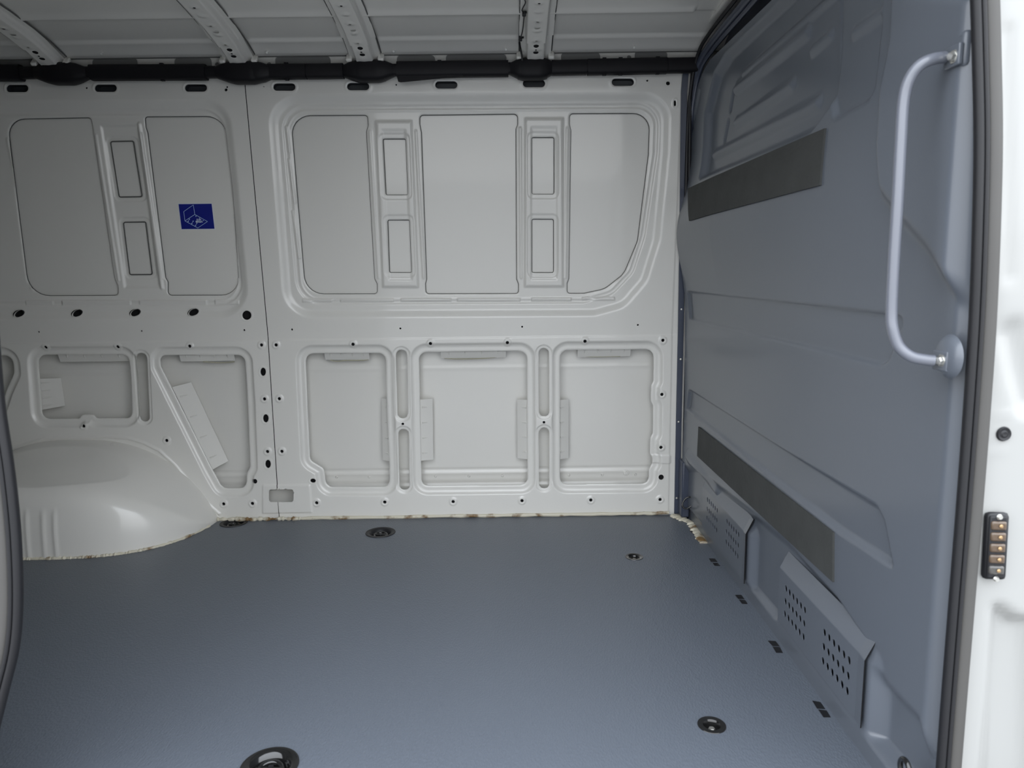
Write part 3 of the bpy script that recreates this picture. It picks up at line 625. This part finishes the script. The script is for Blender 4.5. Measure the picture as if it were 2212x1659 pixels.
# black duct along the roof rail
duct = empty('cable_duct', tuple(onwall([(1000, 150)])[0][[0]])+(2.50, 1.58), 'long black plastic cable duct along the top of the far wall', 'cable duct')
cyl = lambda x: np.interp(x, [0, 300, 520, 700, 850, 1000, 1150, 1300, 1500], [158, 157, 156, 154.5, 151.5, 149.5, 148, 145, 141])
def dpt(x, off=0): c = onwall([(x, cyl(x)+off)])[0]; return atY(x, cyl(x)+off, float(Yw(c[1]))-.033)
def sq(hw, hh, n_=16, p=.55): return [(hw*math.copysign(abs(math.cos(a))**p, math.cos(a)), hh*math.copysign(abs(math.sin(a))**p, math.sin(a))) for a in np.arange(n_)*2*PI/n_]
def duct_part(nm, x0, x1, hh, hw=.020, taper=0, dy=0):
    n_ = 12; P = [dpt(x0+(x1-x0)*i/n_, dy) for i in range(n_+1)]; bm = bmesh.new(); rings = []
    for i, p in enumerate(P):
        s_ = 1-taper*max(0, 1-min(i, n_-i)/2.5); pr_ = sq(hh*s_, hw*s_)
        rings.append([bm.verts.new((p[0], p[1]-b_, p[2]+a)) for a, b_ in pr_])
    for a, b_ in zip(rings, rings[1:]):
        for j in range(16): bm.faces.new((a[j], a[(j+1) % 16], b_[(j+1) % 16], b_[j]))
    bm.faces.new(rings[0][::-1]); bm.faces.new(rings[-1]); bmesh.ops.recalc_face_normals(bm, faces=bm.faces)
    return bmobj(nm, bm, 'duct_plastic', duct, sharp=50)
duct_part('inner_tube', -150, 1506, .0185, .016)
for x0, x1, hh in ((-160, 47, .0255), (197, 446, .0245), (580, 662, .0235), (664, 742, .0235), (858, 1098, .0255), (1192, 1267, .0235), (1269, 1440, .0250), (1441, 1508, .0235)): duct_part('duct_cover', x0, x1, hh)
for x0, x1 in ((78, 190), (468, 590), (742, 852), (1102, 1196)): duct_part('bow_housing', x0, x1, .031, .030, .42, 1)
duct_part('bow_housing', 100, 168, .034, .032, .15, 2); duct_part('bow_housing', 492, 562, .034, .032, .15, 2); duct_part('bow_housing', 764, 832, .034, .032, .15, 2); duct_part('bow_housing', 1118, 1182, .034, .032, .15, 2)
for x in (352, 620, 950, 1340, 1420, 1305):
    for sgn in (-1, 1):
        p = dpt(x); bmobj('latch', box_bm((p[0], p[1]-.004, p[2]+sgn*.0255), (.013, .010, .005)), 'duct_plastic', duct, bevel=.001)
bm = bmesh.new(); a, b_ = dpt(858), dpt(1000)
vs = [bm.verts.new(v) for v in ((a[0], a[1]-.012, a[2]-.022), (b_[0], b_[1]-.012, b_[2]-.022), (b_[0], b_[1]-.012, b_[2]-.026), (a[0]+.012, a[1]-.012, a[2]-.042), (a[0]+.004, a[1]-.012, a[2]-.040))]
bm.faces.new(vs); bm.normal_update(); bmesh.ops.solidify(bm, geom=bm.faces, thickness=.004); bmobj('loose_cover_edge', bm, 'duct_plastic', duct, smooth=False)
# thin cable on the roof
cab = empty('roof_cable', (.03, 2.5, 1.60), 'thin black cable with clips hanging beside the rightmost roof bow', 'cable')
def roofpt(x, y, dz=.01):
    d = rays([(x, y)])[0]; m_ = roofY(y) if y < 104 else 2.49; return O+d*(m_-.02)/d[1]
cp = [roofpt(x, y) for x, y in ((1136,-30),(1131,-8),(1135,5),(1130,16),(1127.5,23),(1132,30),(1131,48),(1129,66),(1124,84),(1122,92),(1124,104),(1127,118),(1128,131))]
bmobj('wire', tube_bm(catmull(cp, 5), .0018, 8), 'black_plastic', cab)
bmobj('wire_sleeve', tube_bm(catmull(cp[9:], 5), .0032, 8), 'black_plastic', cab)
for i in (5, 8):
    p = cp[i]; bmobj('clip', box_bm(tuple(p), (.011, .012, .013)), 'black_plastic', cab, bevel=.002); bmobj('clip', box_bm((p[0]+.003, p[1], p[2]+.004), (.016, .010, .004)), 'black_plastic', cab, bevel=.001)

# sticker on the outer skin behind the rear window opening
def onskin(x, y):
    lo, hi = 2.0, 3.2; d = rays([(x, y)])[0]
    for _ in range(40):
        m_ = (lo+hi)/2; q = O+d*m_/d[1]
        if m_ > Yw(q[2])+skin_depth(q[2]): hi = m_
        else: lo = m_
    return q
def skp(x, y, e): q = onskin(x, y); return (q[0], q[1]-e, q[2])
stk = empty('sticker', skp(425, 468, 0), 'blue sticker with a line drawing of a van load floor', 'sticker')
def quad(nm, P, m_, e, par): return pym(nm, [skp(x, y, e) for x, y in P], [(0, 1, 2, 3)], m_, par)
def Z3(x, y): return (380+x/23.7, 430+y/23.7)
def slab(nm, P, m_, e0, e1, par):
    n_ = len(P); V_ = [skp(x, y, e1) for x, y in P]+[skp(x, y, e0) for x, y in P]
    return pym(nm, V_, [tuple(range(n_))]+[(i, i+n_, (i+1) % n_+n_, (i+1) % n_) for i in range(n_)], m_, par)
slab('border', [Z3(105, 215), Z3(1865, 205), Z3(2020, 1565), Z3(265, 1585)], 'sticker_border', -.001, .0006, stk)
slab('blue_field', [Z3(140, 262), Z3(1830, 240), Z3(1980, 1520), Z3(300, 1540)], 'sticker_blue', 0, .0010, stk)
bm = bmesh.new()
def ln(pts, wpx=.9):
    for (a, b_) in zip(pts, pts[1:]):
        a, b_ = np.array(Z3(*a)), np.array(Z3(*b_)); d = (b_-a)/np.linalg.norm(b_-a); n_ = np.array([-d[1], d[0]])*wpx/2
        bm.faces.new([bm.verts.new(skp(*q, .0014)) for q in (a-n_, b_-n_, b_+n_, a+n_)])
ln([(470,1120),(410,640),(900,300),(975,790),(470,1120),(1130,1480),(1625,1150),(975,790)])
for a, b_ in (((700,1030),(635,1150)), ((890,1135),(820,1260)), ((1080,1240),(1010,1365))): ln([a, b_], .7); ln([(a[0]-25,a[1]),(a[0]+25,a[1])], 2); ln([(b_[0]-25,b_[1]),(b_[0]+25,b_[1])], 2)
for a in ((1035,885),(1220,985),(1410,1100)): ln([(a[0]-22,a[1]),(a[0]+22,a[1])], 1.8)
bmobj('drawing', bm, 'sticker_line', stk, smooth=False)
for txt, cx, cy, sz in (('8 kN', 1185, 1065, 5.6), ('800daN', 1195, 1165, 5.4)):
    cu = bpy.data.curves.new('print', 'FONT'); cu.body = txt; cu.size = 1; cu.align_x = 'CENTER'; cu.align_y = 'CENTER'; cu.offset = .02
    to = bpy.data.objects.new('print', cu); COL.objects.link(to); dg = bpy.context.evaluated_depsgraph_get(); dg.update()
    me = bpy.data.meshes.new_from_object(to.evaluated_get(dg)); bpy.data.objects.remove(to)
    c = Z3(cx, cy)
    for v in me.vertices:
        q = skp(c[0]+v.co.x*sz*.85+v.co.y*-.12*sz*-1*-1, c[1]-v.co.y*sz*1.0, .0015); v.co = q
    me.materials.append(MATS['sticker_text']); o = bpy.data.objects.new('lettering', me); COL.objects.link(o); o.parent = stk; o.matrix_parent_inverse = stk.matrix_world.inverted()

# dark adhesive pads on the partition
def bq(x, y): q = onbulk([(x, y)])[0]; return q
def pad(P, name, label, th=.0035):
    q = np.array([bq(*p) for p in P]); bm = bmesh.new(); N_ = 24; M_ = 6; g_ = []
    gi = lambda y_, z_: (int(np.clip(round((z_-bk.vs[0])/(bk.vs[1]-bk.vs[0])), 0, len(bk.vs)-1)), int(np.clip(round((y_-bk.us[0])/(bk.us[1]-bk.us[0])), 0, len(bk.us)-1)))
    for e_ in (th, 0):
        for i in range(N_+1):
            for j in range(M_+1):
                s_, t_ = i/N_, j/M_; p = (q[0]*(1-s_)+q[1]*s_)*(1-t_)+(q[3]*(1-s_)+q[2]*s_)*t_
                d_ = bk.d[gi(p[0], p[1])]; g_.append((float(Xb(p[0], p[1]))-d_-e_-(.0015 if e_ else 0), p[0], p[1]))
    vs = [bm.verts.new(v) for v in g_]; K = M_+1; T = (N_+1)*K
    for i in range(N_):
        for j in range(M_): a = i*K+j; bm.faces.new((vs[a], vs[a+1], vs[a+1+K], vs[a+K]))
    ring = [i*K for i in range(N_+1)]+[N_*K+j for j in range(1, K)]+[i*K+M_ for i in range(N_-1, -1, -1)]+[j for j in range(M_-1, 0, -1)]
    for a, b_ in zip(ring, ring[1:]+ring[:1]): bm.faces.new((vs[a], vs[b_], vs[b_+T], vs[a+T]))
    bmesh.ops.recalc_face_normals(bm, faces=bm.faces)
    return tag(bmobj(name, bm, 'foam_dark', None, sharp=30), label, 'damping pad')
pad([(1487,407),(1787,277),(1777,400),(1490,477)], 'damping_pad', 'dark grey felt pad on the upper partition below the raised bars', .003)
pad([(1510,922),(1805,1150),(1803,1257),(1508,985)], 'damping_pad', 'scuffed black felt pad on the lower partition above the vents', .003)

# perforated vent covers
def vent(y0, y1, zb_, zf, zt, groups, label):
    xf = .648 if y0 < 1.5 else .639; o = empty('vent_cover', (xf, (y0+y1)/2, zb_), label, 'vent cover', 'perforated vent covers at the partition foot')
    s = Sheet(y0, y1, zb_, zt, .0022)
    for gy in groups:
        for i in range(6):
            for j in range(3): s.cut(ell(gy+i*.0222, (.088 if y0 < 1.5 else .098)+j*.032, .0068, .0082, n=14))
    def fn(u, v, d):
        sl = np.clip((v-zf)/(zt-zf), 0, 1); return np.stack([xf+.020*sl-d-.0035*np.clip((y0+.03-u)/.03, 0, 1)+0*u, u, v], 1)
    s.build('perforated_plate', fn, 'blue_grey_paint', o, flange=.002, flip=True)
    e = .0035
    pym('plate_shadow_gap', [(xf-e, y0, zb_), (xf-e, y0, zf), (xf+.020-e, y0, zt), (xf+.0205, y0+.002, zt), (xf+.0, y0+.002, zf), (xf+.0, y0+.002, zb_)], [(5, 4, 1, 0), (4, 3, 2, 1)], 'dark_void', o)  # black strip painted in as the shadow gap at the plate's near end
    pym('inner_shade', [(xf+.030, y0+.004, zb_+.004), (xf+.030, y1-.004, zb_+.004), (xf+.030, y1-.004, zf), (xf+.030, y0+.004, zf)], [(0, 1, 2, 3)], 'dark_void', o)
    return o
for v in VENTS: vent(*v)

# grab handle
gh = empty('grab_handle', tuple(atX(2035, 778, .62)), 'painted tubular grab handle bolted upright on the partition', 'grab handle')
top = atX(2050, 122, .640); bot = atX(2018, 778, .640)
hx = .575
def hp(x, y, X): return atX(x, y, X)
P = [hp(2040,124,.632), hp(2014,128,.612), hp(1986,142,.594), hp(1964,172,.583), hp(1952,215,.578), hp(1946,300,.576), hp(1939,430,.575), hp(1931,560,.575), hp(1926,670,.576), hp(1929,712,.578), hp(1942,748,.586), hp(1968,770,.600), hp(1998,777,.618), hp(2018,779,.630)]
bmobj('tube', tube_bm(catmull(P, 6), .0085, 16), 'handle_paint', gh)
for (x, y, X) in ((2060, 122, .640), (2034, 779, .640)):
    p = hp(x, y, X); bm = box_bm((p[0], p[1], p[2]), (.007, .036, .030)); bmobj('mounting_tab', bm, 'blue_grey_paint', gh, bevel=.002)
    q = hp(x-3, y, X-.006); bmobj('bolt', lathe_bm([(0, .008), (.0055, .008), (.0065, .006), (.0065, .002), (.010, .001), (.010, 0)], (q[0]+.003, q[1], q[2]), (-1, -.2, 0), 6), 'zinc', gh, sharp=30)
p = hp(2052, 770, .648); bmobj('boss', lathe_bm([(0, .010), (.022, .010), (.030, .004), (.033, 0)], tuple(p), (-1, 0, 0), 32), 'blue_grey_paint', gh)
p = hp(2072, 112, .650); bmobj('boss', box_bm(tuple(p), (.014, .045, .05)), 'blue_grey_paint', gh, bevel=.006)

# tie ring in the far corner
c = atY(1487, 1086, 2.52)
tr = empty('tie_ring', tuple(c), 'small black tie ring in the corner of partition and wall', 'tie ring')
bm = tube_bm([(c[0]-.002+.021*math.cos(a)*.92, c[1]+.004*math.sin(a), c[2]+.019*math.sin(a)+.008*math.cos(a)) for a in np.linspace(0, 2*PI, 33)], .0032, 10, cap=False); bmobj('ring', bm, 'black_gloss', tr)
bmobj('eye', cyl_bm((c[0]+.018, c[1], c[2]+.008), (c[0]+.034, c[1]+.004, c[2]+.004), .008, .010, 14), 'black_gloss', tr, bevel=.002)
# black lashing ring at the near foot of the partition
c = atX(1968, 1662, .640)
tr = empty('tie_ring', tuple(c), 'black lashing ring at the near lower end of the partition', 'tie ring')
bmobj('ring', tube_bm([(c[0]-.010, c[1]+.014*math.cos(a), c[2]+.016*math.sin(a)) for a in np.linspace(0, 2*PI, 33)], .0045, 10, cap=False), 'black_gloss', tr)
bmobj('eye', cyl_bm((c[0]-.012, c[1], c[2]-.014), (c[0]+.02, c[1], c[2]-.014), .009, .012, 14), 'black_gloss', tr)

# floor anchors
AL = ['round black lashing eye in the floor near the middle of the far wall', 'grubby black lashing eye in the floor beside the wheel arch', 'large glossy black lashing eye in the foreground floor',
      'small floor bolt cup, the farther of two by the partition', 'small glossy floor bolt cup, the nearer of two by the partition']
for (c, r, kd), lb in zip(ANCH, AL):
    o = empty('floor_anchor', (c[0], c[1], -.02), lb, 'floor anchor'); c = (c[0], c[1], 0)
    if kd == 'bolt':
        bmobj('rim', lathe_bm([(r, .0002), (r*.98, .0014), (r*.62, .0012), (r*.52, -.004), (r*.48, -.016), (0, -.016)], c), 'black_gloss', o, sharp=60)
        bmobj('bolt_head', lathe_bm([(0, -.006), (r*.20, -.006), (r*.25, -.008), (r*.25, -.015)], c, seg=6), 'zinc', o, sharp=30)
    else:
        bmobj('rim', lathe_bm([(r, .0002), (r*.985, .0022), (r*.80, .0022), (r*.70, -.001), (r*.62, -.012), (r*.56, -.018), (0, -.019)], c, seg=56), 'black_gloss' if kd == 'ring' else 'rubber_black', o, sharp=60)
        bm = tube_bm([(c[0]+r*.42*math.cos(a), c[1]+r*.42*math.sin(a), -.010+.002*math.sin(a)) for a in np.linspace(0, 2*PI, 37)], .0045, 10, cap=False); bmobj('eye_ring', bm, 'black_gloss', o)
        bmobj('cross_bar', cyl_bm((c[0]-r*.5, c[1]+.002, -.009), (c[0]+r*.5, c[1]+.002, -.009), .0045, seg=12), 'black_gloss', o)
        bmobj('retainer', box_bm((c[0], c[1]+.002, -.010), (.010, .018, .011)), 'black_plastic', o, bevel=.002)

# contact plate and plug on the jamb
def jp(x, y): p = near_pt(x, y); return p
c = jp(2149, 1179); cj = empty('contact_plate', tuple(c), 'black framed contact block with five amber cells on the white pillar', 'contact plate')
tl, bl = jp(2151, 1107), jp(2143, 1252); h2 = (tl[2]-bl[2])/2; tilt = math.atan2(tl[0]-bl[0], tl[2]-bl[2])
yc = float(jy(c[0], c[2])); R_ = Matrix.Rotation(-.20, 4, 'Z') @ Matrix.Rotation(tilt*.9, 4, 'Y')
def CB(dx, dz, s, dy=0): M_ = Matrix.Translation((c[0], yc-.006, c[2])) @ R_; v = M_ @ Vector((dx, -dy, dz)); return box_bm(tuple(v), s, None, R_)
hw = .0165
bmobj('frame', CB(0, 0, (hw*2, .014, h2*2)), 'black_plastic', cj, bevel=.007)
bmobj('housing', CB(0, 0, (hw*1.5, .010, h2*1.86), .004), 'rubber_black', cj, bevel=.003)
for i in range(5): 
    z_ = (2-i)*.0172; M_ = Matrix.Translation((c[0], yc-.006, c[2])) @ R_; v = M_ @ Vector((.002, -.0125, z_)); bmobj('contact_pin', lathe_bm([(0, .002), (.002, .0015), (.003, 0)], tuple(v), (0, -1, 0), 10), 'brass', cj); bmobj('cell', CB(0, z_, (.021, .008, .0138), .0075), 'amber' if i < 4 else 'clear_grey', cj, bevel=.003)
for z_ in (.048, -.048):
    M_ = Matrix.Translation((c[0], yc-.006, c[2])) @ R_; v = M_ @ Vector((0, -.010, z_)); bmobj('screw', lathe_bm([(0, .003), (.003, .003), (.0045, 0)], tuple(v), (0, -1, 0), 12), 'zinc', cj)
c = jp(2173, 939); o = lathe_bm([(0, .002), (.0035, .003), (.006, .0015), (.0095, .003), (.011, 0)], (c[0], float(jy(c[0], c[2]))-.001, c[2]), (0, -1, 0), 24)
tag(bmobj('plug', o, 'rubber_black'), 'round black rubber plug in the white pillar', 'plug')
